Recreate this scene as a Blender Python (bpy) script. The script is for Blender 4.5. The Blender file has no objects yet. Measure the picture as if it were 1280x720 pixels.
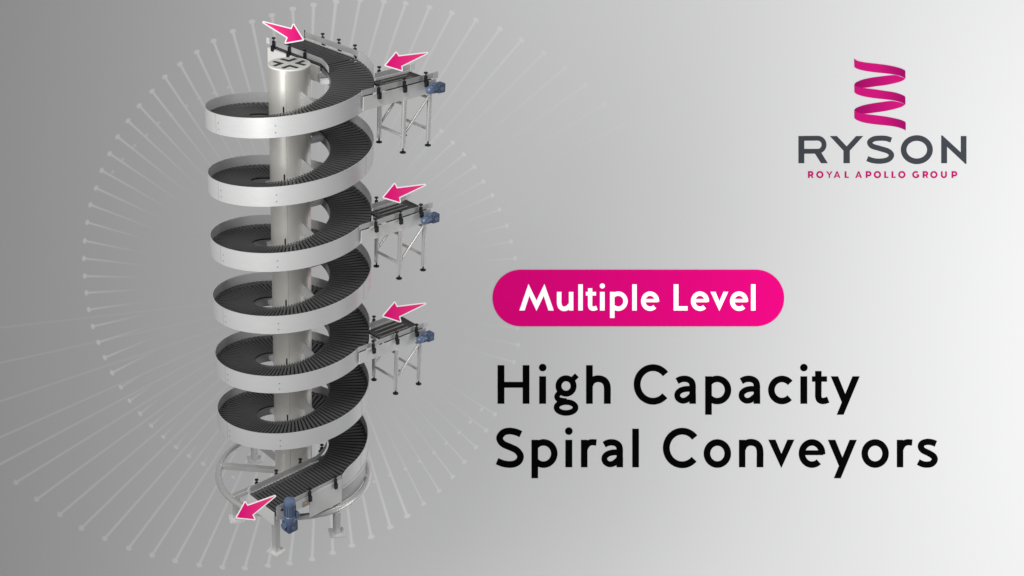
import bpy, bmesh, math, random
from mathutils import Vector, Matrix
from mathutils.geometry import tessellate_polygon
random.seed(4)
S = bpy.context.scene
COL = S.collection
PI = math.pi
def R(d): return math.radians(d)

# ------------------------------------------------------------------ materials
def mat(name, color, rough=.5, metal=0., noise=0., nscale=6., bump=0., coat=0., emit=None, aniso=None):
    m = bpy.data.materials.new(name); m.use_nodes = True
    nt = m.node_tree; b = nt.nodes['Principled BSDF']
    b.inputs['Base Color'].default_value = (*color, 1)
    b.inputs['Roughness'].default_value = rough
    b.inputs['Metallic'].default_value = metal
    if coat: b.inputs['Coat Weight'].default_value = coat; b.inputs['Coat Roughness'].default_value = .2
    if noise:
        tc = nt.nodes.new('ShaderNodeTexCoord'); mp = nt.nodes.new('ShaderNodeMapping'); n = nt.nodes.new('ShaderNodeTexNoise')
        if aniso: mp.inputs['Scale'].default_value = aniso
        nt.links.new(tc.outputs['Object'], mp.inputs['Vector']); nt.links.new(mp.outputs['Vector'], n.inputs['Vector'])
        n.inputs['Scale'].default_value = nscale; n.inputs['Detail'].default_value = 6
        mr = nt.nodes.new('ShaderNodeMapRange'); mr.inputs['From Min'].default_value = .3; mr.inputs['From Max'].default_value = .7
        mr.inputs['To Min'].default_value = max(.05, rough-noise); mr.inputs['To Max'].default_value = rough+noise
        nt.links.new(n.outputs['Fac'], mr.inputs['Value']); nt.links.new(mr.outputs['Result'], b.inputs['Roughness'])
        mx = nt.nodes.new('ShaderNodeMix'); mx.data_type = 'RGBA'
        mx.inputs['A'].default_value = (*[c*(1-noise*.5) for c in color], 1); mx.inputs['B'].default_value = (*[min(1, c*(1+noise*.4)) for c in color], 1)
        nt.links.new(n.outputs['Fac'], mx.inputs['Factor']); nt.links.new(mx.outputs['Result'], b.inputs['Base Color'])
        if bump:
            bp = nt.nodes.new('ShaderNodeBump'); bp.inputs['Strength'].default_value = bump; bp.inputs['Distance'].default_value = .01
            nt.links.new(n.outputs['Fac'], bp.inputs['Height']); nt.links.new(bp.outputs['Normal'], b.inputs['Normal'])
    return m

M = {
 'guard': mat('guard_steel', (.80,.80,.805), .42, .30, .06, 9, aniso=(1,1,12)),
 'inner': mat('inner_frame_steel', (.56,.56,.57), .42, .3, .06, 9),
 'innershade': mat('inner_frame_shaded_steel', (.30,.30,.31), .45, .3),  # steel darkened all over: shade inside the turns is put into its colour
 'column': mat('column_paint', (.87,.855,.80), .38, .55),
 'cap': mat('column_cap', (.95,.945,.92), .5, 0, .04, 8),
 'slot': mat('slot_dark', (.035,.035,.03), .7),
 'seam': mat('column_seam', (.45,.43,.38), .5, .3),
 'slat': mat('slat_plastic', (.088,.089,.09), .5, 0, .04, 14),
 'chain': mat('chain_base', (.020,.020,.021), .7),
 'plate': mat('frame_plate', (.88,.88,.87), .38, .2, .06, 5),
 'tube': mat('round_tube_steel', (.76,.755,.75), .30, .5),
 'post': mat('square_post_steel', (.70,.69,.69), .4, .3, .05, 8),
 'rail': mat('guide_rail_steel', (.66,.66,.66), .36, .3, .05, 8),
 'pad': mat('white_plastic', (.85,.85,.85), .5),
 'black': mat('black_plastic', (.010,.012,.016), .38),
 'blue': mat('motor_blue', (.155,.215,.345), .34, .15, .06, 20, coat=.3),
 'bluedark': mat('motor_blue_dark', (.085,.12,.21), .45, .1),
 'strip': mat('belt_strip', (.36,.355,.34), .4, .3),
 'beltdark': mat('straight_belt', (.035,.035,.034), .5, 0, .05, 20),
 'bolt': mat('bolt_grey', (.42,.42,.42), .4, .6),
 'yellow': mat('yellow_label', (.75,.62,.10), .5),
 'label': mat('label_plate', (.42,.40,.37), .5),
 'ink': mat('black_ink', (.0015,.0015,.0015), 1.0),
 'white': mat('white_ink', (.98,.98,.98), .8),
 'charcoal': mat('charcoal_ink', (.034,.037,.043), .9),
 'pink': mat('pink_ink', (.575,.0024,.155), .8),
 'pinktext': mat('pink_text_ink', (.33,.003,.095), .8),
 'border': mat('arrow_border_white', (.95,.93,.95), .6),
}
for k in ('ink','white','charcoal','pink','pinktext'):
    M[k].node_tree.nodes['Principled BSDF'].inputs['Specular IOR Level'].default_value = 0.0

# ------------------------------------------------------------------ camera (photograph pixels 1280 x 720)
F, TH, CX, CY = 1673.547, R(27.074), 399.651, 374.001
CAM = Vector((.354, -15.109, 5.257))
DV = Vector((0, math.cos(TH), -math.sin(TH))); UV = Vector((0, math.sin(TH), math.cos(TH))); RV = Vector((1, 0, 0))
cd = bpy.data.cameras.new('camera'); cam = bpy.data.objects.new('camera', cd); COL.objects.link(cam); S.camera = cam
cam.location = CAM; cam.rotation_euler = (PI/2-TH, 0, 0)
cd.sensor_width = 36; cd.lens = F/1280*36; cd.shift_x = (640-CX)/1280; cd.shift_y = (CY-360)/1280
cd.clip_end = 300; cd.clip_start = .1

# ------------------------------------------------------------------ object helpers
def prop(o, label=None, cat=None, group=None, kind=None):
    for k, v in (('label', label), ('category', cat), ('group', group), ('kind', kind)):
        if v: o[k] = v
    return o
def thing(name, loc, label, cat, group=None, mw=None):
    o = bpy.data.objects.new(name, None); COL.objects.link(o); o.empty_display_size = .2
    o.matrix_world = mw if mw is not None else Matrix.Translation(Vector(loc))
    o['mw'] = 0; del o['mw']
    prop(o, label, cat, group); WM[o.name] = o.matrix_world.copy()
    return o
WM = {}
def part(name, bm, mats, parent=None, local=False, smooth=None, label=None, normals=True):
    """link a bmesh built in world coordinates as ONE mesh object under parent"""
    if parent is not None and not local: bm.transform(WM[parent.name].inverted())
    me = bpy.data.meshes.new(name)
    if normals: bmesh.ops.recalc_face_normals(bm, faces=bm.faces)
    bm.to_mesh(me); bm.free()
    for m in (mats if isinstance(mats, (list, tuple)) else [mats]): me.materials.append(m)
    o = bpy.data.objects.new(name, me); COL.objects.link(o)
    if parent is not None:
        o.parent = parent; WM[o.name] = WM[parent.name].copy()
    if smooth is not None:
        me.shade_auto_smooth(use_auto_smooth=True, angle=R(smooth)) if hasattr(me, 'shade_auto_smooth') else autosmooth(me, R(smooth))
    if label: o['label'] = label
    return o
def autosmooth(me, ang):
    for p in me.polygons: p.use_smooth = True
    bm = bmesh.new(); bm.from_mesh(me)
    for e in bm.edges:
        if len(e.link_faces) != 2 or e.calc_face_angle(0) > ang: e.smooth = False
    bm.to_mesh(me); bm.free()
def nb(): return bmesh.new()
def hexa(bm, P8, mi=0):
    """P8: four bottom corners then four top corners"""
    v = [bm.verts.new(p) for p in P8]
    for f in ((3,2,1,0),(4,5,6,7),(0,1,5,4),(1,2,6,5),(2,3,7,6),(3,0,4,7)):
        bm.faces.new([v[i] for i in f]).material_index = mi
def box(bm, c, ax, ay, az, sx, sy, sz, mi=0, bev=0):
    c = Vector(c); ax, ay, az = Vector(ax).normalized()*sx/2, Vector(ay).normalized()*sy/2, Vector(az).normalized()*sz/2
    if bev:
        t = bmesh.new()
        hexa(t, [c-ax-ay-az, c+ax-ay-az, c+ax+ay-az, c-ax+ay-az, c-ax-ay+az, c+ax-ay+az, c+ax+ay+az, c-ax+ay+az])
        bmesh.ops.bevel(t, geom=t.edges[:], offset=bev, segments=2, affect='EDGES', profile=.6)
        join(bm, t, mi)
    else:
        hexa(bm, [c-ax-ay-az, c+ax-ay-az, c+ax+ay-az, c-ax+ay-az, c-ax-ay+az, c+ax-ay+az, c+ax+ay+az, c-ax+ay+az], mi)
def join(bm, t, mi=0):
    m = {}
    for v in t.verts: m[v] = bm.verts.new(v.co)
    for f in t.faces: bm.faces.new([m[v] for v in f.verts]).material_index = mi
    t.free()
def frame(a):
    a = Vector(a).normalized(); h = Vector((0,0,1)) if abs(a.z) < .9 else Vector((1,0,0))
    x = a.cross(h).normalized(); return a, x, a.cross(x).normalized()
def cyl(bm, p, q, r, r2=None, n=20, mi=0, cap=True):
    p, q = Vector(p), Vector(q); r2 = r if r2 is None else r2
    a, x, y = frame(q-p)
    A = [bm.verts.new(p+(x*math.cos(2*PI*i/n)+y*math.sin(2*PI*i/n))*r) for i in range(n)]
    B = [bm.verts.new(q+(x*math.cos(2*PI*i/n)+y*math.sin(2*PI*i/n))*r2) for i in range(n)]
    for i in range(n): bm.faces.new((A[i], A[(i+1)%n], B[(i+1)%n], B[i])).material_index = mi
    if cap: bm.faces.new(A[::-1]).material_index = mi; bm.faces.new(B).material_index = mi
def lathe(bm, c, axis, prof, n=24, mi=0):
    """prof: list of (distance along axis, radius)"""
    c = Vector(c); a, x, y = frame(axis); rows = []
    for t, r in prof: rows.append([bm.verts.new(c+a*t+(x*math.cos(2*PI*i/n)+y*math.sin(2*PI*i/n))*r) for i in range(n)])
    for A, B in zip(rows, rows[1:]):
        for i in range(n): bm.faces.new((A[i], A[(i+1)%n], B[(i+1)%n], B[i])).material_index = mi
    bm.faces.new(rows[0][::-1]).material_index = mi; bm.faces.new(rows[-1]).material_index = mi

# ------------------------------------------------------------------ the path of the conveyor
PITCH, Z0 = .83, -.425           # belt surface height at angle 0
A_TOP, A_BOT, L_TOP, L_BOT = 398., -1850., .99, 1.10
ZF = -5.48                       # the level of the feet
def pt(s, n, dz=0):
    """s in degrees along the helix, beyond its ends in metres*100 along the tangents; n = radius; dz above belt"""
    if s > A_TOP:   a, t = A_TOP, (s-A_TOP)/100
    elif s < A_BOT: a, t = A_BOT, (s-A_BOT)/100
    else: a, t = s, 0
    z = Z0+PITCH*a/360+dz; ra = R(a)
    return Vector((n*math.cos(ra)-t*math.sin(ra), n*math.sin(ra)+t*math.cos(ra), z))
def srange(s0, s1, step=3.):
    """samples dense on the curve, sparse on the straights"""
    k = max(1, int(abs(s1-s0)/step)); out = [s0+(s1-s0)*i/k for i in range(k+1)]
    for e in (A_TOP, A_BOT):
        if s0 < e < s1: out.append(e)
    return sorted(set(out))
def strip(bm, s0, s1, n0, n1, z0, z1, mi=0, step=3., zf=None):
    """a sheet of rectangular section swept along the path; zf(s) may give its top height"""
    prev = None
    for s in srange(s0, s1, step):
        za, zb = z0, (zf(s) if zf else z1)
        if callable(z0): za = z0(s)
        ring = [bm.verts.new(pt(s, n, z)) for n, z in ((n0,za),(n1,za),(n1,zb),(n0,zb))]
        if prev:
            for i in range(4): bm.faces.new((prev[i], prev[(i+1)%4], ring[(i+1)%4], ring[i])).material_index = mi
        else: bm.faces.new(ring[::-1]).material_index = mi
        prev = ring
    bm.faces.new(prev).material_index = mi

# ------------------------------------------------------------------ spiral conveyor
sp = thing('spiral_conveyor', (0,0,ZF), 'tall grey spiral conveyor tower winding six turns around a cream column', 'conveyor')
# column
bm = nb(); lathe(bm, (0,0,-5.28), (0,0,1), [(0,.249),(5.28+.594,.249)], 96)
part('center_column', bm, M['column'], sp, smooth=30)
col = COL.objects['center_column']
bm = nb(); lathe(bm, (0,0,.595), (0,0,1), [(0,.251),(.014,.251),(.018,.247)], 96); part('column_cap', bm, M['cap'], col, smooth=30)
for k in range(4):                # four angular slots in the cap
    g = R(90*k+4); c = Vector((math.cos(g), math.sin(g), 0))*.062
    bm = nb()
    pts2 = []
    d1 = Vector((math.cos(g+PI/4), math.sin(g+PI/4), 0)); d2 = Vector((math.cos(g-PI/4), math.sin(g-PI/4), 0)); o = Vector((math.cos(g), math.sin(g), 0))
    w, L = .044, .145
    poly = [c, c+d1*L, c+d1*L+d2*w, c+(d1+d2)*w, c+d2*L+d1*w, c+d2*L]
    z = Vector((0,0,.6165))
    vs = [bm.verts.new(p+z) for p in poly]; ws = [bm.verts.new(p+z-Vector((0,0,.004))) for p in poly]
    tess = tessellate_polygon([poly])
    for t in tess: bm.faces.new([vs[i] for i in t])
    for i in range(6): bm.faces.new((vs[i], vs[(i+1)%6], ws[(i+1)%6], ws[i]))
    part('cap_slot', bm, M['slot'], col)
bm = nb()
for a in (262, 22, 142):          # long seams of the rolled column
    u = Vector((math.cos(R(a)), math.sin(R(a)), 0)); v = Vector((-u.y, u.x, 0))
    box(bm, u*.2495+Vector((0,0,-2.34)), v, u, (0,0,1), .004, .002, 5.8)
part('column_seam', bm, M['seam'], col)

# outer guard, open where the infeed conveyors join
def guard(s0, s1, zf=None):
    bm = nb(); strip(bm, s0, s1, .992, 1.0, -.116, .125, zf=zf, step=2.5)
    for a in [x+360*k for k in range(-6, 2) for x in (262, 217)]:
        if not s0+3 < a < s1-3: continue
        for dz in (.035, -.045):
            p = pt(a, 1.0, dz-.01); u = Vector((math.cos(R(a)), math.sin(R(a)), 0)); cyl(bm, p-u*.002, p+u*.004, .008, n=10, mi=1)
    for a in [x+360*k for k in range(-6, 2) for x in (213.5, 333.5, 93.5)]:
        if not s0+3 < a < s1-3: continue
        u = Vector((math.cos(R(a)), math.sin(R(a)), 0)); v = Vector((-u.y, u.x, 0)); box(bm, pt(a, 1.0004, .004), v, u, (0,0,1), .003, .002, .236, mi=1)
    part('outer_guard', bm, [M['guard'], M['bolt']], sp, smooth=30)
guard(365, 396, lambda s: .125 if s < 391 else .125-.075*((s-391)/5)**2)
guard(-355, 328)
guard(-1075, -392)
guard(-1850, -1112, lambda s: .125 if s > -1841 else .125-.07*((-1841-s)/9)**2)
# inner frame
bm = nb(); strip(bm, A_BOT, 398, .478, .486, -.135, -.022, step=4); part('inner_frame', bm, M['innershade'], sp, smooth=30)
# tray under the slats and the slats
bm = nb(); strip(bm, A_BOT-110, A_TOP+98, .488, .99, -.075, -.052, step=4)
part('chain_tray', bm, M['chain'], sp, smooth=30)
bm = nb()
def slat(bm, s0, s1, n0=.484, n1=.986):
    za, zb, th = .0, .0, .006
    P = []
    for dz in (-th, 0):
        P += [pt(s0, n0, za+dz), pt(s1, n0, zb+dz), pt(s1, n1, zb+dz), pt(s0, n1, za+dz)]
    hexa(bm, P)
s = A_BOT
while s < A_TOP: slat(bm, s, s+2.35); s += 4.0
s = A_BOT-110
while s < A_BOT-3: slat(bm, s, s+3.3); s += 5.24
s = A_TOP+.5
while s < A_TOP+97: slat(bm, s, s+3.3); s += 5.24
part('slat_chain', bm, M['slat'], sp)
# support arms, gusset plates and locating pins between the column and the track
for turn in range(-6, 2):
    for a0, what in ((37, 'arm'), (127, 'arm'), (307, 'gusset'), (262, 'pin')):
        a = a0+360*turn
        if a < -1830 or a > 395: continue
        u = Vector((math.cos(R(a)), math.sin(R(a)), 0)); v = Vector((-u.y, u.x, 0)); z = Z0+PITCH*a/360; bm = nb()
        if what == 'arm':
            box(bm, u*.36+Vector((0,0,z-.065)), u, v, (0,0,1), .235, .085, .055, bev=.004)
            part('support_arm', bm, M['guard'], sp)
        elif what == 'gusset':
            c = u*.249
            vs = [c+Vector((0,0,z+.05)), c+Vector((0,0,z-.12)), u*.476+Vector((0,0,z-.12)), u*.476+Vector((0,0,z-.01))]
            hexa(bm, [p-v*.004 for p in vs]+[p+v*.004 for p in vs]); part('gusset_plate', bm, M['inner'], sp)
        else:
            cyl(bm, u*.44+Vector((0,0,z-.10)), u*.44+Vector((0,0,z+.055)), .010, n=10); part('locating_pin', bm, M['black'], sp)

# clamps: black bracket over the rail with a T knob
def clamp(parent, p, out, along, drop=.115):
    p, out, along = Vector(p), Vector(out).normalized(), Vector(along).normalized(); Z = Vector((0,0,1))
    bm = nb()
    box(bm, p+out*.022+Z*(-.035), along, out, Z, .034, .028, .085, bev=.003)
    box(bm, p+out*.036+Z*(-.035-drop*.45)+along*.004, along, out, Z, .042, .034, drop*.62, bev=.004)
    cl = part('rail_clamp', bm, M['black'], parent)
    bm = nb(); q = p+out*.02
    cyl(bm, q, q+Z*.036, .007, n=8); lathe(bm, q+Z*.028, (0,0,1), [(0,.012),(.008,.024),(.018,.026),(.022,.02)], 12)
    part('clamp_knob', bm, M['black'], cl)

ZV = Vector((0,0,1))
# top infeed straight
tdir = Vector((-math.sin(R(A_TOP)), math.cos(R(A_TOP)), 0)); tout = Vector((math.cos(R(A_TOP)), math.sin(R(A_TOP)), 0))
bm = nb(); strip(bm, A_TOP-4, A_TOP+99, .985, .992, .035, .104, step=6); part('guide_rail', bm, M['rail'], sp, smooth=30)
bm = nb(); strip(bm, A_TOP-24, A_TOP+104, .470, .477, .030, .092, step=3); part('guide_rail', bm, M['rail'], sp, smooth=30)
bm = nb(); box(bm, pt(A_TOP+107, .472, .062), tdir, tout, ZV, .055, .016, .075, bev=.003); part('rail_end_pad', bm, M['pad'], sp)
bm = nb(); strip(bm, A_TOP+2, A_TOP+104, .440, .474, -.20, -.012, step=20); part('side_frame', bm, M['cap'], sp)
bm = nb(); strip(bm, A_TOP+2, A_TOP+99, .992, 1.0, -.16, .01, step=20); part('side_frame', bm, M['plate'], sp)
bm = nb(); strip(bm, A_TOP-14, A_TOP-5, .39, .476, -.14, -.06, step=20); part('frame_bracket', bm, M['inner'], sp)
bm = nb(); strip(bm, A_TOP-26, A_TOP-20, .37, .476, -.10, -.055, step=20); part('frame_bracket', bm, M['pad'], sp)
bm = nb(); cyl(bm, pt(A_TOP+99, .49, -.03), pt(A_TOP+99, .985, -.03), .032, n=16); part('end_roller', bm, M['beltdark'], sp, smooth=40)
bm = nb(); cyl(bm, pt(A_TOP+100, .992, .02), pt(A_TOP+100, .992, .12), .008, n=8); part('rail_end_post', bm, M['black'], sp)
for t in (66, 34, 3): clamp(sp, pt(A_TOP+t, .992, .104), tout, tdir)
for t in (92, 60, 29): clamp(sp, pt(A_TOP+t, .470, .092), -tout, tdir)

# bottom discharge straight
a = R(A_BOT); bdir = Vector((math.sin(a), -math.cos(a), 0)); bout = Vector((math.cos(a), math.sin(a), 0))
bm = nb(); strip(bm, A_BOT-108, A_BOT-1, .992, .999, .010, .070, step=6); part('guide_rail', bm, M['rail'], sp, smooth=30)
bm = nb(); strip(bm, A_BOT-108, A_BOT+34, .462, .469, .020, .085, step=4); part('guide_rail', bm, M['rail'], sp, smooth=30)
bm = nb(); strip(bm, A_BOT-110, A_BOT+2, .440, .474, -.16, -.012, step=20); part('side_frame', bm, M['plate'], sp)
bm = nb(); box(bm, pt(A_BOT-110, .468, .05), bdir, bout, ZV, .035, .012, .06); part('rail_end_pad', bm, M['pad'], sp)
# big outer cover plate, small drive plate, end plate
def q2(s, n, dz): return pt(s, n, dz)
bm = nb()
hexa(bm, [q2(A_BOT-55,1.0,-.34), q2(A_BOT-1,1.0,-.34), q2(A_BOT-1,1.008,-.34), q2(A_BOT-55,1.008,-.34),
          q2(A_BOT-55,1.0,.014), q2(A_BOT-1,1.0,.014), q2(A_BOT-1,1.008,.014), q2(A_BOT-55,1.008,.014)])
part('cover_plate', bm, M['plate'], sp, label='plain white cover plate beside the discharge belt')
bm = nb(); strip(bm, A_BOT-108, A_BOT-55.5, .993, 1.001, -.13, .0, step=30)
strip(bm, A_BOT-66, A_BOT-55, 1.002, 1.012, -.13, -.05, mi=1, step=30); strip(bm, A_BOT-108, A_BOT-104, .993, 1.001, -.0, .05, step=30)
cyl(bm, pt(A_BOT-62, 1.012, -.08), pt(A_BOT-62, 1.016, -.08), .016, n=12, mi=2)
part('drive_plate', bm, [M['plate'], M['label'], M['yellow']], sp)
bm = nb(); cyl(bm, pt(A_BOT-101, 1.0, .01), pt(A_BOT-101, 1.02, .01), .022, n=14); cyl(bm, pt(A_BOT-101, 1.02, .01), pt(A_BOT-101, 1.045, .01), .01, n=10, mi=1)
part('shaft_bearing', bm, [M['bolt'], M['black']], sp, smooth=40)
bm = nb()
hexa(bm, [q2(A_BOT-112,.474,-.20), q2(A_BOT-112,1.0,-.20), q2(A_BOT-110.5,1.0,-.20), q2(A_BOT-110.5,.474,-.20),
          q2(A_BOT-112,.474,-.012), q2(A_BOT-112,1.0,-.012), q2(A_BOT-110.5,1.0,-.012), q2(A_BOT-110.5,.474,-.012)])
part('end_plate', bm, M['plate'], sp)
for t in (96, 64, 24): clamp(sp, pt(A_BOT-t, .462, .085), -bout, bdir, .05)
clamp(sp, pt(A_BOT+20, .462, .085), (-math.cos(R(A_BOT+20)), -math.sin(R(A_BOT+20)), 0), bdir, .05)
for t in (56, 13): clamp(sp, pt(A_BOT-t, 1.0, .07), bout, bdir, .13)
# discharge motor: upright cylinder on a gearbox
mc = pt(A_BOT-96, 1.115, 0)
mo_bm = nb(); lathe(mo_bm, mc+ZV*(-.125), (0,0,1), [(0,.074),(.015,.078),(.075,.078),(.083,.071),(.25,.071),(.258,.077),(.288,.077),(.312,.067),(.326,.043),(.330,.012)], 32)
motor = part('drive_motor', mo_bm, M['blue'], sp, smooth=35)
bm = nb(); box(bm, mc+ZV*(-.198), bdir, bout, ZV, .15, .145, .145, bev=.016); part('gearbox', bm, M['bluedark'], motor, smooth=30)
bm = nb(); cyl(bm, mc+bdir*.07+ZV*(-.17), mc+bdir*.115+ZV*(-.17), .040, n=20)
part('output_shaft', bm, M['blue'], motor, smooth=35)
bm = nb(); cyl(bm, mc+bout*.071+ZV*(-.205), mc+bout*.082+ZV*(-.205), .025, n=16)
part('gearbox_flange', bm, M['blue'], motor, smooth=35)
bm = nb(); box(bm, mc-bdir*.070+bout*.04+ZV*(-.045), bdir, bout, ZV, .05, .08, .085, bev=.008); part('terminal_box', bm, M['blue'], motor)
bm = nb()
for k in range(16):
    g = 2*PI*k/16; o = Vector((math.cos(g), math.sin(g), 0)); box(bm, mc+o*.072+ZV*.04, o, ZV.cross(o), ZV, .011, .005, .155)
part('cooling_fin', bm, M['bluedark'], motor)

# discharge leg
lx = Vector((-.205, -1.235, 0)); 
bm = nb(); box(bm, (lx.x, lx.y, (ZF+.02-4.86)/2), bdir, bout, ZV, .078, .078, 5.48-.02-4.86, bev=.004)
lg = part('leg', bm, M['post'], sp)
def foot(parent, x, y, r=.10, rot=0):
    bm = nb(); box(bm, (x, y, ZF+.008), (math.cos(rot), math.sin(rot), 0), (-math.sin(rot), math.cos(rot), 0), ZV, r*2, r*2, .016); part('foot_plate', bm, M['plate'], parent)
foot(lg, lx.x, lx.y, .095, R(50))
# ring frame
bm = nb(); N, n, RR, rr, zr = 120, 16, 1.02, .044, -5.10; rows = []
for i in range(N):
    g = 2*PI*i/N; c = Vector((RR*math.cos(g), RR*math.sin(g), zr)); o = Vector((math.cos(g), math.sin(g), 0))
    rows.append([bm.verts.new(c+o*rr*math.cos(2*PI*j/n)+ZV*rr*math.sin(2*PI*j/n)) for j in range(n)])
for i in range(N):
    for j in range(n): bm.faces.new((rows[i][j], rows[(i+1)%N][j], rows[(i+1)%N][(j+1)%n], rows[i][(j+1)%n]))
part('base_ring', bm, M['tube'], sp, smooth=60)
for a in (172, 217, 127, 82, 37, 352, 307):
    u = Vector((math.cos(R(a)), math.sin(R(a)), 0)); v = Vector((-u.y, u.x, 0)); bm = nb()
    box(bm, u*.625+Vector((0,0,zr+.01)), u, v, ZV, .76, .07, .075, bev=.01); part('base_spoke', bm, M['tube'], sp)
for a, r in ((216, .93), (304, 1.03), (124, 1.03), (37, 1.0)):
    u = Vector((math.cos(R(a)), math.sin(R(a)), 0))*r; uu = u.normalized(); v = Vector((-uu.y, uu.x, 0)); bm = nb()
    box(bm, (u.x, u.y, (ZF+.016+zr-.03)/2), uu, v, ZV, .075, .075, (zr-.03)-(ZF+.016), bev=.004)
    lg = part('leg', bm, M['post'], sp); foot(lg, u.x, u.y, .10, R(a+45+20))
# skirt around the lowest turn with its lip
bm = nb(); strip(bm, A_BOT, A_BOT+150, .965, .973, lambda s: -5.07-(Z0+PITCH*s/360), -.118, step=3)
part('base_skirt', bm, M['inner'], sp, smooth=30)
bm = nb(); strip(bm, A_BOT, A_BOT+120, .968, 1.006, -.150, -.119, step=3); part('guard_lip', bm, M['guard'], sp, smooth=30)

# ------------------------------------------------------------------ infeed conveyors at three levels
E_ = Vector((math.cos(R(37.53)), math.sin(R(37.53)), 0)); M_ = Vector((-E_.y, E_.x, 0))
def ip(s, m, z): return E_*s+M_*m+ZV*z
def infeed():
    root = thing('infeed_conveyor', ip(1.13, -.765, -.41), '', 'conveyor', 'short infeed conveyors joining the spiral')
    for m, o in ((-.98, -1), (-.545, 1)):
        bm = nb(); s0 = .315 if o < 0 else .86
        box(bm, ip((s0+1.42)/2, m, .322), E_, M_, ZV, 1.42-s0, .010, .157)
        box(bm, ip((s0+1.42)/2, m-o*.012, .2445), E_, M_, ZV, 1.42-s0-.004, .03, .008)
        part('side_frame', bm, M['plate'], root)
        bm = nb(); s0 = .30 if o < 0 else .83
        box(bm, ip((s0+1.39)/2, m+.012*(-o), .446), E_, M_, ZV, 1.39-s0, .007, .062); r = part('guide_rail', bm, M['rail'], root)
        bm = nb(); box(bm, ip(1.42, m+.012*(-o), .444), E_, M_, ZV, .07, .014, .08, bev=.003); part('rail_end_pad', bm, M['pad'], r)
    bm = nb(); box(bm, ip(1.09, -.7625, .365), E_, M_, ZV, .60, .40, .03)
    part('straight_belt', bm, M['beltdark'], root)
    for k in range(4):
        bm = nb(); box(bm, ip(1.03, -.895+.085*k, .387), E_, M_, ZV, .46, .014, .010); part('wear_strip', bm, M['strip'], root)
    bm = nb(); cyl(bm, ip(1.375, -.965, .358), ip(1.375, -.56, .358), .034, n=16); part('end_roller', bm, M['beltdark'], root, smooth=40)
    bm = nb()
    for k in range(8):
        box(bm, ip(.81, -.93+.048*k, .386), E_, M_, ZV, .075, .030, .012)
    part('transfer_comb', bm, M['slat'], root)
    bm = nb()
    for s in (.95, 1.3): cyl(bm, ip(s, -.975, .27), ip(s, -.55, .27), .018, n=12)
    part('cross_tube', bm, M['tube'], root, smooth=40)
    for s in (.93, 1.325):
        for m in (-.985, -.545):
            mm = m+(.03 if m < -.8 else -.03)*0
            bm = nb(); cyl(bm, ip(s, mm, -.345), ip(s, mm, .245), .029, n=20); lg = part('leg', bm, M['tube'], root, smooth=40)
            bm = nb(); cyl(bm, ip(s, mm, -.39), ip(s, mm, -.345), .010, n=10); lathe(bm, ip(s, mm, -.41), (0,0,1), [(0,.038),(.010,.038),(.020,.018)], 20)
            part('leveling_foot', bm, M['black'], lg, smooth=35)
    for s in (.93, 1.325):
        for z in (-.20, .185):
            bm = nb(); cyl(bm, ip(s, -.96, z), ip(s, -.57, z), .019, n=14); part('cross_brace', bm, M['tube'], root, smooth=40)
    for m in (-.985, -.545):
        bm = nb(); cyl(bm, ip(.95, m, -.17), ip(1.305, m, .20), .017, n=14); part('diagonal_brace', bm, M['tube'], root, smooth=40)
    for s in (.51, .895, 1.225): clamp(root, ip(s, -.992, .477), -M_, E_, .12)
    for s in (.935, 1.25): clamp(root, ip(s, -.533, .477), M_, E_, .05)
    # motor lying along the frame
    c = ip(1.20, -1.08, .325)
    bm = nb(); lathe(bm, c, E_, [(-.01,.012),(-.004,.032),(.012,.046),(.035,.051),(.06,.051),(.066,.046),(.125,.046)], 24)
    mo = part('drive_motor', bm, M['blue'], root, smooth=35)
    bm = nb(); box(bm, c+E_*.185+ZV*.002, E_, M_, ZV, .105, .10, .11, bev=.010); part('gearbox', bm, M['bluedark'], mo)
    bm = nb(); box(bm, c+E_*.11+ZV*.052, E_, M_, ZV, .06, .05, .04, bev=.006); part('terminal_box', bm, M['blue'], mo)
    bm = nb(); cyl(bm, c+E_*.185-M_*.05, c+E_*.185-M_*.062, .026, n=16); part('gearbox_flange', bm, M['blue'], mo, smooth=35)
    bm = nb(); cyl(bm, c+E_*.185+M_*.045, c+E_*.185+M_*.105, .03, n=16)
    part('output_shaft', bm, M['blue'], mo, smooth=35)
    bm = nb()
    for k in range(12):
        g = 2*PI*k/12; o = M_*math.cos(g)+ZV*math.sin(g); box(bm, c+E_*.098+o*.047, o, E_.cross(o), E_, .010, .004, .055)
    part('cooling_fin', bm, M['bluedark'], mo)
    return root
inf = infeed()
def kids(o): return [c for c in COL.objects if c.parent is o]
ch = {o.name: [] for o in COL.objects}
for o in COL.objects:
    if o.parent: ch[o.parent.name].append(o)
def copy_tree(o, parent=None):
    c = o.copy(); COL.objects.link(c)
    if parent is not None: c.parent = parent
    for x in ch[o.name]: copy_tree(x, c)
    return c
inf['label'] = 'top infeed conveyor on four tube legs, beside the uppermost turn'
for k, lab in ((1, 'middle infeed conveyor on four tube legs, halfway up the spiral'), (2, 'lowest of the three infeed conveyors on tube legs')):
    c = copy_tree(inf); c.location = inf.location-Vector((0,0,1.66*k)); c['label'] = lab

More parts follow.
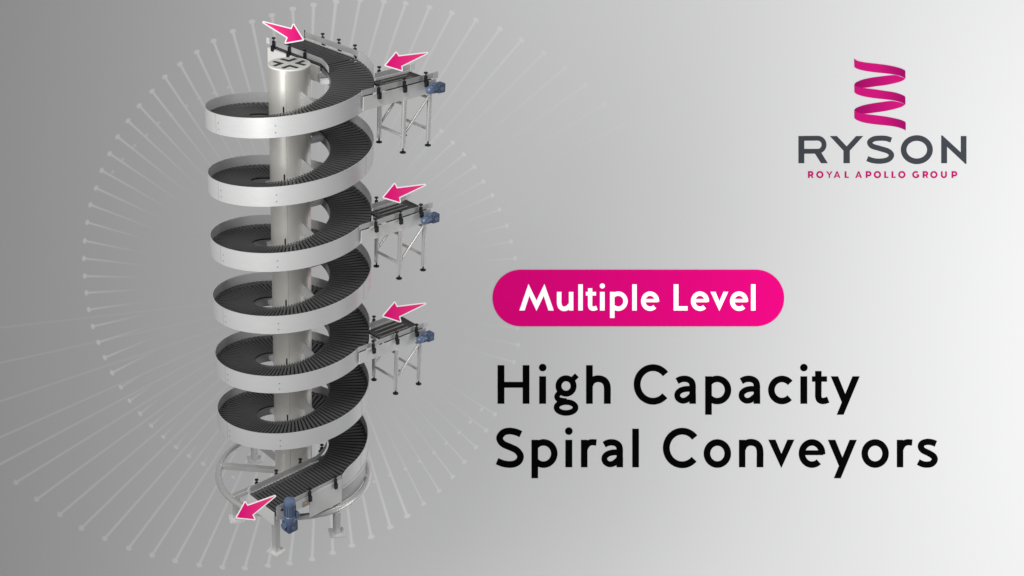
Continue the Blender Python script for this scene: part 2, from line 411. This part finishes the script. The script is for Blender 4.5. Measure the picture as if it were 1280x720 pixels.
# ------------------------------------------------------------------ the printed backdrop board
ZB = 27.0; K = ZB/F
BM = Matrix(((RV.x, UV.x, -DV.x, 0), (RV.y, UV.y, -DV.y, 0), (RV.z, UV.z, -DV.z, 0), (0, 0, 0, 1)))
BM.translation = CAM+DV*ZB
def L2(px, py): return ((px-CX)*K, -(py-CY)*K)
BG = (.435, .435, .4375)
def board_mat(name, with_ink):
    m = bpy.data.materials.new(name); m.use_nodes = True; nt = m.node_tree; b = nt.nodes['Principled BSDF']
    b.inputs['Roughness'].default_value = .95; b.inputs['Specular IOR Level'].default_value = 0
    b.inputs['Base Color'].default_value = (*BG, 1)
    if with_ink:
        at = nt.nodes.new('ShaderNodeAttribute'); at.attribute_name = 'ink'
        mx = nt.nodes.new('ShaderNodeMix'); mx.data_type = 'RGBA'
        mx.inputs['A'].default_value = (*BG, 1); mx.inputs['B'].default_value = (.605, .605, .608, 1)
        nt.links.new(at.outputs['Fac'], mx.inputs['Factor']); nt.links.new(mx.outputs['Result'], b.inputs['Base Color'])
    return m
# faint radial pattern of pins
pins = []   # head x, head y, centre x, centre y, length px, width px, strength
def add(lst, c, ln, w, st):
    for i, (x, y) in enumerate(lst):
        t = i/max(1, len(lst)-1)
        f = lambda v: v[0]+(v[1]-v[0])*t if isinstance(v, tuple) else v
        pins.append((x, y, f((c[0], c[2])) if len(c) == 4 else c[0], f((c[1], c[3])) if len(c) == 4 else c[1], f(ln), f(w), f(st)))
add([(106,301),(105,323),(106,345),(108,366),(111,387),(116,408),(123,428),(131,447),(140,466)], (360,352,365,350), (80,70), (2.1,2.1), (.95,.95))
add([(151,484),(162,501),(175,517),(189,532),(204,546),(220,559),(236,570),(254,580)], (365,360,370,380), (45,20), 1.7, (.85,.5))
add([(109,278),(113,256),(120,235),(127,213),(137,192),(147,171),(160,151),(174,132),(190,114),(206,96),(225,80),(246,65),(267,51),(291,39),(315,27),(340,19),(366,11),(392,6),(420,2)], (360,350,382,330), (85,230), (2.1,3.8), (.9,.66))
add([(450,0),(480,2),(507,4),(537,9),(565,16),(595,25),(625,36),(652,50)], (384,330,412,330), (200,300), (3.4,2.6), (.55,.28))
add([(680,66),(706,85),(732,106),(756,130),(778,156)], (412,332,420,335), (280,200), 2.2, (.2,.08))
add([(-92,420),(-75,470),(-55,520),(-30,560)], (392,365,380,378), (460,440), 2.4, (.35,.58))
add([(-5,583),(20,603),(46,624),(75,643),(102,660),(131,673),(161,685),(190,694),(219,701),(249,706),(278,709),(306,710),(335,707),(362,704),(390,699),(416,691),(440,682),(464,671),(488,659),(509,645)], (380,378,412,395), (400,230), (2.7,3.5), (.6,.62))
add([(529.5,629.7),(549,613.6),(566,596),(581,577.5),(595,559),(608,538),(619,518),(642.5,452.5),(648,431),(647,410)], (414,398,420,385), (170,70), (1.8,1.3), (.5,.32))
add([(551.7,163.6),(566,178.3),(580,193),(593,208.6),(604.4,226.7),(615.6,244),(624.4,262),(633.6,282),(639,301.7),(644,322.8)], (402,332,400,346), (130,50), 1.3, (.45,.4))
heads = [(232.5,132.8),(249,123),(267.8,116),(286,109),(214,144),(198,154),(183,169),(168,182),(153,199),(141,215),
  (557.8,554),(542.5,566),(524.4,576.7),(506.7,586),(487,594),(468,602),(574,540.5),(588,527.5),(602,511.4),
  (291.5,596.5),(318,601),(341,604),(270,589)]
import numpy as np
GX0, GX1, GY0, GY1 = -160, 800, -12, 732          # the printed area of the board, one vertex per poster unit
xs_, ys_ = np.arange(GX0, GX1+1, dtype=np.float64), np.arange(GY0, GY1+1, dtype=np.float64)
INK = np.zeros((len(ys_), len(xs_)))
def window(xa, xb, ya, yb):
    i0, i1 = max(0, int(xa-GX0)-3), min(len(xs_), int(xb-GX0)+5); j0, j1 = max(0, int(ya-GY0)-3), min(len(ys_), int(yb-GY0)+5)
    if i1 <= i0 or j1 <= j0: return None
    return slice(j0, j1), slice(i0, i1)
def stamp_head(x, y, ux, uy, r, st):
    w = window(x-r, x+r, y-r, y+r)
    if w is None: return
    X, Y = np.meshgrid(xs_[w[1]], ys_[w[0]]); a_ = ((X-x)*ux+(Y-y)*uy)/.66; b_ = -(X-x)*uy+(Y-y)*ux
    v = st*np.clip(r+.5-np.hypot(a_, b_), 0, 1); INK[w] = np.maximum(INK[w], v)
for (x, y, cx_, cy_, ln, w, st) in pins:
    dx, dy = cx_-x, cy_-y; d = math.hypot(dx, dy); ux, uy = dx/d, dy/d; ex, ey = x+ux*ln, y+uy*ln
    wi = window(min(x, ex), max(x, ex), min(y, ey), max(y, ey))
    if wi is not None:
        X, Y = np.meshgrid(xs_[wi[1]], ys_[wi[0]]); t = ((X-x)*ux+(Y-y)*uy)/ln; dist = np.abs(-(X-x)*uy+(Y-y)*ux)
        tc_ = np.clip(t, 0, 1); hw = w*(1-.55*tc_)/2
        v = st*(1-tc_)**1.1*np.clip(hw+.5-dist, 0, 1)*((t > -.01) & (t < 1)); INK[wi] = np.maximum(INK[wi], v)
    stamp_head(x, y, ux, uy, 2.4+w*.5, st)
for x, y in heads:
    dx, dy = 385-x, 360-y; d = math.hypot(dx, dy); stamp_head(x, y, dx/d, dy/d, 2.7, .42)
nx, ny = len(xs_), len(ys_)
X, Y = np.meshgrid(xs_, ys_)
co = np.stack([(X-CX)*K, -(Y-CY)*K, np.zeros_like(X)], -1).reshape(-1, 3)
ii = (np.arange(ny-1)[:, None]*nx+np.arange(nx-1)[None, :]).reshape(-1)
fc = np.stack([ii, ii+nx, ii+nx+1, ii+1], -1)
# plain margins around the printed area, and the back of the board
bx = [-1500, GX0, GX1, 3000]; by = [-900, GY0, GY1, 1500]; ex_co, ex_fc = [], []; base = len(co)
for a_ in range(3):
    for b_ in range(3):
        if a_ == 1 and b_ == 1: continue
        k0 = base+len(ex_co)
        for px, py in ((bx[a_], by[b_]), (bx[a_], by[b_+1]), (bx[a_+1], by[b_+1]), (bx[a_+1], by[b_])): ex_co.append((*L2(px, py), 0))
        ex_fc.append((k0, k0+1, k0+2, k0+3))
k0 = base+len(ex_co); c4 = [(bx[0], by[0]), (bx[0], by[3]), (bx[3], by[3]), (bx[3], by[0])]
for z in (0, -.1):
    for p in c4: ex_co.append((*L2(*p), z))
ex_fc.append((k0+7, k0+6, k0+5, k0+4))
for q in range(4): ex_fc.append((k0+q, k0+4+q, k0+4+(q+1) % 4, k0+(q+1) % 4))
co = np.concatenate([co, np.array(ex_co)]); fc = np.concatenate([fc, np.array(ex_fc)])
me = bpy.data.meshes.new('backdrop'); me.vertices.add(len(co)); me.vertices.foreach_set('co', co.astype(np.float32).ravel())
me.loops.add(fc.size); me.loops.foreach_set('vertex_index', fc.astype(np.int32).ravel())
me.polygons.add(len(fc)); me.polygons.foreach_set('loop_start', (np.arange(len(fc))*4).astype(np.int32))
me.update(calc_edges=True); me.validate()
at = me.attributes.new('ink', 'FLOAT', 'POINT'); at.data.foreach_set('value', np.concatenate([INK.ravel(), np.zeros(len(co)-INK.size)]).astype(np.float32))
me.materials.append(board_mat('board_print', True))
bd = bpy.data.objects.new('backdrop', me); COL.objects.link(bd); bd.matrix_world = BM; bd['kind'] = 'structure'
bd['label'] = 'smooth grey studio backdrop board printed with a faint ring of radial pins'

# ------------------------------------------------------------------ lettering
def cr(P, n=8):
    """Catmull-Rom through the points"""
    out = []; Q = [P[0]]+list(P)+[P[-1]]
    for i in range(1, len(Q)-2):
        p0, p1, p2, p3 = Q[i-1], Q[i], Q[i+1], Q[i+2]
        for k in range(n):
            t = k/n; out.append(tuple(.5*(2*p1[j]+(p2[j]-p0[j])*t+(2*p0[j]-5*p1[j]+4*p2[j]-p3[j])*t*t+(3*p1[j]-p0[j]-3*p2[j]+p3[j])*t**3) for j in (0,1)))
    out.append(P[-1]); return out
def arc(cx, cy, rx, ry, a0, a1, n=None):
    n = n or max(8, int(abs(a1-a0)/7)); return [(cx+rx*math.cos(R(a0+(a1-a0)*i/n)), cy+ry*math.sin(R(a0+(a1-a0)*i/n))) for i in range(n+1)]
def ribbon(P, w, closed=False):
    """outline polygon(s) of a stroke: left side and right side lists"""
    Lr, Rr = [], []; n = len(P)
    for i in range(n):
        if closed: a, b = P[(i-1) % n], P[(i+1) % n]
        else: a, b = P[max(0, i-1)], P[min(n-1, i+1)]
        dx, dy = b[0]-a[0], b[1]-a[1]; d = math.hypot(dx, dy) or 1; nx, ny = -dy/d, dx/d
        k = 1
        if 0 < i < n-1 or closed:
            p = P[(i-1) % n]; ex, ey = P[i][0]-p[0], P[i][1]-p[1]; el = math.hypot(ex, ey) or 1
            c = abs((ex*dx+ey*dy)/(el*d)); k = 1/max(.5, c)
        Lr.append((P[i][0]+nx*w/2*k, P[i][1]+ny*w/2*k)); Rr.append((P[i][0]-nx*w/2*k, P[i][1]-ny*w/2*k))
    return Lr, Rr
def Sk(P, w, closed=False): return ('s', P, w, closed)
def Pg(*P): return ('p', list(P))
def Rc(x0, y0, x1, y1): return ('p', [(x0,y0),(x1,y0),(x1,y1),(x0,y1)])
def Dot(x, y, r): return ('p', arc(x, y, r, r, 0, 345, 23))
W = 8.4
bowl_a = [(23.4,18.4),(16,18.6),(9.5,17.2),(5.2,14.0),(4.1,10.2),(5.6,6.4),(9.8,3.9),(14.5,4.3),(19,7.2),(23.4,11.5)]
GL = {
 'H': [Rc(0,0,8.5,48.2), Rc(31.4,0,39.8,48.2), Rc(8,20.1,32,27.3)],
 'i': [Rc(.1,0,8.6,34.3), Dot(4.4,45.2,4.7)],
 'g': [Sk(arc(15.4,22.2,9.4,9.6,0,353,50),7.3,True), Pg((19.6,31.0),(26.6,37.9),(31.2,33.3),(25.0,27.0)),
       Sk(cr([(7.6,13.6),(5.0,11.4),(3.9,8.6),(5.6,5.6),(10,4.3)]),6.4), Sk(cr([(5.0,7.4),(7.2,5.4),(11,4.5),(16,4.0)]),5.5), Sk(arc(15.4,-4.7,11.9,6.8,0,353,50),6.9,True)],
 'h': [Rc(0,0,8.2,48.2), Sk(cr([(4,22),(6.5,27.5),(11,30.6),(16.3,31.2),(21.6,29.6),(25.2,25.6),(26.5,19.5),(26.5,9),(26.5,0)]),W)],
 'n': [Rc(0,0,8.0,34.3), Sk(cr([(4,22),(6.5,27.5),(11,30.6),(16.1,31.2),(21.4,29.6),(25.0,25.6),(26.3,19.5),(26.3,9),(26.3,0)]),W)],
 'C': [Sk(arc(24,24.1,19.9,21.0,38.5,318,44),8.4)],
 'a': [Rc(19.2,0,27.4,12), Sk(cr([(3.9,28.3),(8,30.4),(13,31.2),(18.2,30.2),(22,27.2),(23.3,22.5),(23.3,17),(23.3,10)]),7.9), Sk(cr(bowl_a),7.2)],
 'p': [Rc(0,-13.7,8.2,34.3), Sk(arc(15.0,17.2,13.5,13.9,-148,148,44),8.0)],
 'c': [Sk(arc(17.4,17.2,13.3,13.8,40,316,40),8.1)],
 't': [Sk(cr([(7.9,40.9),(7.9,30),(7.9,18),(7.9,9.5),(9.2,5.2),(12.6,3.5),(16.5,3.8),(20.2,5.2)]),7.9), Rc(0,27.6,18.7,34.3)],
 'y': [Pg((27.2,34.3),(36,34.3),(15.9,-13.7),(7.4,-13.7)), Pg((0,34.3),(9.1,34.3),(18.4,11.3),(13.7,1.9))],
 'S': [Sk(cr([(31.3,41.4),(25.5,43.9),(17.0,45.3),(9.4,43.4),(4.9,37.6),(6.2,32.2),(10.6,28.3),(18.4,25.0),(26.2,21.0),(30.7,14.6),(29.2,8.3),(24.0,4.5),(17.0,3.5),(9.2,4.6),(1.6,7.6)]),8.3)],
 'r': [Rc(0,0,8.0,34.3), Sk(cr([(4.2,22),(6.2,26.5),(9.5,30),(13.6,31.3),(19.2,30.9)]),7.7)],
 'l': [Rc(0,0,8.2,48.2)],
 'o': [Sk(arc(17.1,17.2,13.0,13.8,0,353,50),8.1,True)],
 'v': [Pg((0,34.5),(9.0,34.5),(16.4,16.8),(24.0,34.5),(32.6,34.5),(16.3,-.9))],
 'e': [Sk(arc(16.5,17.2,12.6,13.9,-4,312,46),8.0), Rc(8,15.2,30.5,21.2)],
 's': [Sk(cr([(23.4,29.4),(18.5,31.2),(12.4,31.8),(6.6,30.0),(4.6,25.8),(7.4,21.2),(14.6,17.6),(20.6,13.6),(21.8,9.0),(18.4,4.6),(12.6,3.3),(6.8,4.0),(1.4,6.6)]),7.7)],
 'M': [Pg((0,0),(9.7,0),(18.4,27),(31.6,-.6),(44.9,27),(53.6,0),(63.4,0),(46.2,48.8),(31.6,18.4),(16.8,48.8))],
 'u': [Sk(cr([(4.2,34.3),(4.2,24),(4.2,14.5),(5.8,7.6),(10.2,3.6),(15.5,3.3),(20.6,6),(26,11.5)]),8.3), Rc(22.1,0,30.3,34.3)],
 'L': [Rc(0,0,8.8,48.2), Rc(8.4,0,25.6,7.8)],
}
def glyphs(bm, items, ox, oy, sc=1., lift=.0, thick=.004):
    """items in units, y up from the baseline point (ox, oy) in board pixels"""
    for it in items:
        glyphs.c += 1; z1 = lift+thick+.0004*(glyphs.c % 7)
        T = lambda p: L2(ox+p[0]*sc, oy-p[1]*sc)
        if it[0] == 's':
            A, B = ribbon(it[1], it[2], it[3]); n = len(A); idx = range(n if it[3] else n-1)
            va = [bm.verts.new((*T(p), z1)) for p in A]; vb = [bm.verts.new((*T(p), z1)) for p in B]
            wa = [bm.verts.new((*T(p), lift-.001)) for p in A]; wb = [bm.verts.new((*T(p), lift-.001)) for p in B]
            for i in idx:
                j = (i+1) % n
                bm.faces.new((va[i], va[j], vb[j], vb[i])); bm.faces.new((va[i], wa[i], wa[j], va[j])); bm.faces.new((vb[i], vb[j], wb[j], wb[i]))
            if not it[3]:
                bm.faces.new((va[0], vb[0], wb[0], wa[0])); bm.faces.new((va[-1], wa[-1], wb[-1], vb[-1]))
        else:
            P = [T(p) for p in it[1]]; va = [bm.verts.new((*p, z1)) for p in P]; wa = [bm.verts.new((*p, lift-.001)) for p in P]
            for t in tessellate_polygon([[Vector((*p, 0)) for p in P]]): bm.faces.new([va[i] for i in t])
            for i in range(len(P)): bm.faces.new((va[i], wa[i], wa[(i+1) % len(P)], va[(i+1) % len(P)]))
glyphs.c = 0
def word(parent, letters, base, m, sc=1., name='lettering', **kw):
    bm = nb()
    for ch_, x in letters: glyphs(bm, GL[ch_], x, base, sc, **kw)
    return part(name, bm, m, parent, local=True, normals=False)
def board_thing(name, label, cat): return thing(name, None, label, cat, mw=BM)
hd = board_thing('headline_lettering', 'large black two-line headline lettering reading High Capacity Spiral Conveyors', 'lettering')
B1, B2 = 504.7, 584.1
word(hd, [('H',622),('i',674),('g',692.2),('h',732.7)], B1, M['ink'])
word(hd, [('C',792.3),('a',842.5),('p',881.5),('a',922.8),('c',960.1),('i',1000.4),('t',1015),('y',1038.5)], B1, M['ink'])
word(hd, [('S',619.8),('p',664.4),('i',706.7),('r',726.3),('a',751.4),('l',790.4)], B2, M['ink'])
word(hd, [('C',828.8),('o',879.6),('n',923.7),('v',960.3),('e',998.5),('y',1034.9),('o',1076.8),('r',1121),('s',1146.4)], B2, M['ink'])
# pink pill
pl = board_thing('pink_plaque', 'rounded pink plaque with white words Multiple Level above the headline', 'plaque')
bm = nb(); x0, x1, y0, y1, r = 615.6, 980.2, 337., 408., 35.5
P = arc(x1-r, 372.5, r, r, -90, 90, 32)+arc(x0+r, 372.5, r, r, 90, 270, 32); P = [L2(*p) for p in P]
va = [bm.verts.new((*p, .006)) for p in P]; wa = [bm.verts.new((*p, .0)) for p in P]; bm.faces.new(va)
for i in range(len(P)): bm.faces.new((va[i], wa[i], wa[(i+1) % len(P)], va[(i+1) % len(P)]))
part('plaque_face', bm, M['pink'], pl, local=True, normals=True)
B3, SC = 388.1, .678
word(pl, [('M',649.1),('u',696),('l',722.8),('t',732.2),('i',749.8),('p',762.4),('l',790.2),('e',801.3)], B3, M['white'], SC, lift=.0068, thick=.0015)
word(pl, [('L',841.9),('e',863.6),('v',888),('e',912.5),('l',938.6)], B3, M['white'], SC, lift=.0068, thick=.0015)
# company logo
lo = board_thing('ribbon_logo_sign', 'pink coiled ribbon emblem over charcoal capitals and a small pink line of text', 'logo')
def zc(P, ox, oy, s): return [(ox+x/s, oy+y/s) for x, y in P]
def pm(name, c1, c2, x0, x1):
    """printed two-tone ribbon ink running from one colour to another across the emblem"""
    m = bpy.data.materials.new(name); m.use_nodes = True; nt = m.node_tree; b = nt.nodes['Principled BSDF']
    b.inputs['Roughness'].default_value = .8; b.inputs['Specular IOR Level'].default_value = 0
    tc = nt.nodes.new('ShaderNodeTexCoord'); sx = nt.nodes.new('ShaderNodeSeparateXYZ'); mr = nt.nodes.new('ShaderNodeMapRange'); mx = nt.nodes.new('ShaderNodeMix'); mx.data_type = 'RGBA'
    nt.links.new(tc.outputs['Object'], sx.inputs[0]); nt.links.new(sx.outputs['X'], mr.inputs['Value'])
    mr.inputs['From Min'].default_value = x0; mr.inputs['From Max'].default_value = x1
    nt.links.new(mr.outputs['Result'], mx.inputs['Factor']); mx.inputs['A'].default_value = (*c1, 1); mx.inputs['B'].default_value = (*c2, 1)
    nt.links.new(mx.outputs['Result'], b.inputs['Base Color']); return m
XA, XB = L2(1068, 0)[0], L2(1132, 0)[0]
PK, DK = (.36,.006,.115), (.20,.003,.075)
mfront = pm('ribbon_front_ink', PK, DK, XA+.45*(XB-XA), XB); mback = pm('ribbon_back_ink', DK, PK, XA, XA+.75*(XB-XA))
bands = [
 ([(90,58),(120,78),(180,92),(270,103),(370,115),(450,130),(510,147),(545,163),(552,175)], [(93,135),(120,152),(180,168),(270,182),(370,192),(450,203),(510,217),(552,238)], 0),
 ([(92,300),(120,312),(190,325),(270,335),(370,350),(450,362),(510,380),(545,397),(552,410)], [(93,362),(120,382),(180,400),(270,415),(370,426),(450,437),(510,452),(552,470)], 0),
 ([(92,530),(120,543),(190,557),(270,567),(370,580),(450,595),(510,610),(545,625),(555,638)], [(93,595),(120,615),(180,635),(270,650),(370,660),(450,670),(510,685),(555,705)], 0),
 ([(92,300),(94,290),(110,272),(170,247),(250,230),(340,218),(450,207),(510,221),(552,240)], [(120,313),(190,322),(280,310),(380,297),(460,280),(520,262),(552,240)], 1),
 ([(92,530),(94,520),(110,503),(170,480),(250,463),(340,450),(430,440),(510,455),(552,472)], [(120,543),(190,555),(280,545),(380,530),(460,512),(520,493),(552,472)], 1)]
for up, dn, bk in bands:
    up, dn = cr(up, 4), cr(dn, 4); z1 = .003 if bk else .0055
    def rs(P, n=40):
        x0, x1 = P[0][0], P[-1][0]; out = []
        for i in range(n+1):
            k = i/n*(len(P)-1); j = min(int(k), len(P)-2); f = k-j; out.append((P[j][0]*(1-f)+P[j+1][0]*f, P[j][1]*(1-f)+P[j+1][1]*f))
        return out
    U, D = [L2(*p) for p in zc(rs(up), 1055, 65, 7.2)], [L2(*p) for p in zc(rs(dn), 1055, 65, 7.2)]
    bm = nb(); a_ = [bm.verts.new((*p, z1)) for p in U]; b_ = [bm.verts.new((*p, z1)) for p in D]; c_ = [bm.verts.new((*p, .0)) for p in U]; d_ = [bm.verts.new((*p, .0)) for p in D]
    for i in range(len(U)-1):
        for f in ((a_[i],b_[i],b_[i+1],a_[i+1]), (a_[i],a_[i+1],c_[i+1],c_[i]), (b_[i],d_[i],d_[i+1],b_[i+1])):
            try: bm.faces.new(f)
            except ValueError: pass
    part('emblem_band', bm, mback if bk else mfront, lo, local=True, normals=False)
# RYSON in zoom pixels (scale 5.565, origin 990,160; y down) -> units y up
q = 5.565
def Z(*P): return [(x/q, -y/q) for x, y in P]
def ZP(*P): return ('p', Z(*P))
ry = [ZP((45,56),(85,56),(85,245),(45,245)), ('s', Z(*([(80,72)]+[(p[0],p[1]) for p in arc(178,116.5,45,45.5,-90,90,24)]+[(80,162)])), 33/q, False), ZP((155,170),(196,160),(248,245),(202,245)),
      ZP((263,56),(312,56),(380,128),(446,56),(495,56),(402,158),(402,245),(358,245),(358,158)),
      ('s', cr(Z((690,84),(655,73),(612,71),(570,76),(541,97),(556,125),(612,143),(670,162),(692,190),(668,220),(612,231),(560,226),(524,213))), 36/q, False),
      ('s', [(x/q, -y/q) for x, y in arc(868,151,91.5,81,0,353,60)], 39/q, True),
      ZP((1038,245),(1038,52),(1046,52),(1174,170),(1174,56),(1213,56),(1213,250),(1206,250),(1078,130),(1078,245))]
bm = nb(); glyphs(bm, ry, 990, 160); part('name_lettering', bm, M['charcoal'], lo, local=True, normals=False)
# small line, cap height 8.4 px, unit height 1
w = .26
GS = {
 'R': [Rc(0,0,w,1), Sk([(0.05,.90)]+arc(.46,.66,.24,.24,90,-90,12)+[(.05,.42)],w), Pg((.36,.42),(.60,.42),(.84,0),(.60,0))],
 'O': [Sk(arc(.52,.5,.42,.42,0,350,35),w,True)],
 'Y': [Pg((0,1),(.24,1),(.48,.60),(.72,1),(.96,1),(.58,.42),(.58,0),(.38,0),(.38,.42))],
 'A': [Pg((0,0),(.22,0),(.50,.72),(.78,0),(1.0,0),(.60,1),(.40,1)), Rc(.22,.20,.78,.36)],
 'L': [Rc(0,0,w,1), Rc(.1,0,.62,.19)],
 'P': [Rc(0,0,w,1), Sk([(0.05,.90)]+arc(.46,.63,.27,.27,90,-90,12)+[(.05,.36)],w)],
 'G': [Sk(arc(.52,.5,.42,.42,48,345,30),w), Rc(.58,.38,.98,.54), Rc(.82,.12,1.0,.54)],
 'U': [Sk([(.1,1)]+arc(.42,.40,.32,.31,180,360,20)+[(.74,1)],w)],
}
for wd, xs in (('ROYAL', (180,218,262,296,345)), ('APOLLO', (393,440,477,523,556,587)), ('GROUP', (650,696,731,779,826))):
    bm = nb()
    for c_, x in zip(wd, xs): glyphs(bm, GS[c_], 960+x/3.6, 222.4, 8.2)
    part('small_lettering', bm, M['pinktext'], lo, local=True, normals=False)

# ------------------------------------------------------------------ flow arrows
def arrow(pts, Z_, label):
    """flat arrow sign, given as its outline seen square on"""
    k = Z_/F; c = (sum(p[0] for p in pts)/6, sum(p[1] for p in pts)/6)
    mw = BM.copy(); mw.translation = CAM+DV*Z_+RV*(c[0]-CX)*k-UV*(c[1]-CY)*k
    root = thing('arrow_sign', None, label, 'arrow', 'pink flow arrows along the conveyor', mw=mw)
    P = [((p[0]-c[0])*k, -(p[1]-c[1])*k) for p in pts]
    area = sum(P[i][0]*P[(i+1) % 6][1]-P[(i+1) % 6][0]*P[i][1] for i in range(6))
    if area < 0: P = P[::-1]
    def offset(P, d):
        out = []; n = len(P)
        for i in range(n):
            a, b, c2 = Vector(P[i-1]), Vector(P[i]), Vector(P[(i+1) % n])
            e1, e2 = (b-a).normalized(), (c2-b).normalized(); n1, n2 = Vector((e1.y, -e1.x)), Vector((e2.y, -e2.x))
            if e1.x*e2.y-e1.y*e2.x > 0:      # convex corner: round it
                a0 = math.atan2(n1.y, n1.x); a1 = math.atan2(n2.y, n2.x)
                while a1 < a0: a1 += 2*PI
                for j in range(6): g = a0+(a1-a0)*j/5; out.append((b.x+d*math.cos(g), b.y+d*math.sin(g)))
            else:
                m = (n1+n2); m = m/m.length; out.append(tuple(b+m*d/max(.4, m.dot(n1))))
        return out
    def slab(P, z0, z1):
        bm = nb(); va = [bm.verts.new((*p, z1)) for p in P]; wa = [bm.verts.new((*p, z0)) for p in P]
        T = tessellate_polygon([[Vector((*p, 0)) for p in P]])
        for t in T: bm.faces.new([va[i] for i in t]); bm.faces.new([wa[i] for i in t[::-1]])
        for i in range(len(P)): bm.faces.new((va[i], wa[i], wa[(i+1) % len(P)], va[(i+1) % len(P)]))
        return bm
    part('arrow_border', slab(offset(P, 1.5*k), -.016, 0), M['border'], root, local=True)
    xs = [p[0] for p in P]; flip = pts[0][0] > c[0]
    mm = pm('arrow_pink', (.74,.004,.19), (.88,.06,.24), *( (min(xs), max(xs)) if not flip else (max(xs), min(xs)) ))
    part('arrow_face', slab(P, -.002, .003), mm, root, local=True)
# tip first, then around
arrow([(378.3,49.5),(357.2,53.2),(359.7,46.8),(329.3,27.8),(364.3,36.6),(366.8,31.0)], 14.9, 'pink arrow at the very top, pointing right onto the belt')
arrow([(482.0,81.6),(495.2,66.0),(498.0,70.6),(533.8,66.4),(501.2,82.6),(502.2,87.6)], 15.0, 'pink arrow pointing left above the uppermost infeed conveyor')
arrow([(479.6,246.6),(493.2,230.0),(495.9,235.5),(531.0,231.1),(498.6,246.6),(499.8,252.6)], 15.8, 'pink arrow pointing left above the middle infeed conveyor')
arrow([(479.3,394.9),(493.3,378.4),(495.9,383.8),(531.4,379.5),(498.4,395.6),(500.3,401.6)], 16.5, 'pink arrow pointing left above the lowest infeed conveyor')
arrow([(296.0,646.8),(306.4,627.9),(309.4,632.4),(343.6,620.2),(315.2,643.4),(318.0,648.9)], 15.6, 'pink arrow at the foot, pointing away from the discharge belt')

# ------------------------------------------------------------------ light
w_ = bpy.data.worlds.new('World'); S.world = w_; w_.use_nodes = True
w_.node_tree.nodes['Background'].inputs[0].default_value = (.98, .99, 1, 1); w_.node_tree.nodes['Background'].inputs[1].default_value = .17
def area(name, loc, target, sx, sy, power, color=(1,1,1), spread=180):
    l = bpy.data.lights.new(name, 'AREA'); l.shape = 'RECTANGLE'; l.size = sx; l.size_y = sy; l.energy = power; l.color = color; l.spread = R(spread)
    o = bpy.data.objects.new(name, l); COL.objects.link(o); o.location = loc
    d = (Vector(target)-Vector(loc)).normalized(); o.rotation_euler = d.to_track_quat('-Z', 'Y').to_euler(); return o
area('key_light', (-4.6, -6.8, 1.6), (0, 0, -1.9), 1.6, 6, 520, (1, .99, .975))
area('top_light', (-1.0, -7.5, 6.5), (0, 0, -1.5), 3, 2, 300, (1, .99, .98))
# lamp beside the board, turned towards it
bpt = lambda x, y, z: tuple(BM @ Vector((x, y, z)))
area('backdrop_light', bpt(17, 0, 14), bpt(18.8, 0, 0), 3, 26, 5450)
area('backdrop_light', bpt(5, 12, 12), bpt(5, 11, 0), 6, 2, 740)
area('backdrop_light', bpt(5, -16, 7), bpt(5, -15, 0), 6, 2, 1600)
S.view_settings.view_transform = 'Standard'; S.view_settings.look = 'None'; S.view_settings.exposure = 0; S.view_settings.gamma = 1
S.render.engine = 'CYCLES'; S.cycles.use_denoising = True; S.cycles.max_bounces = 8
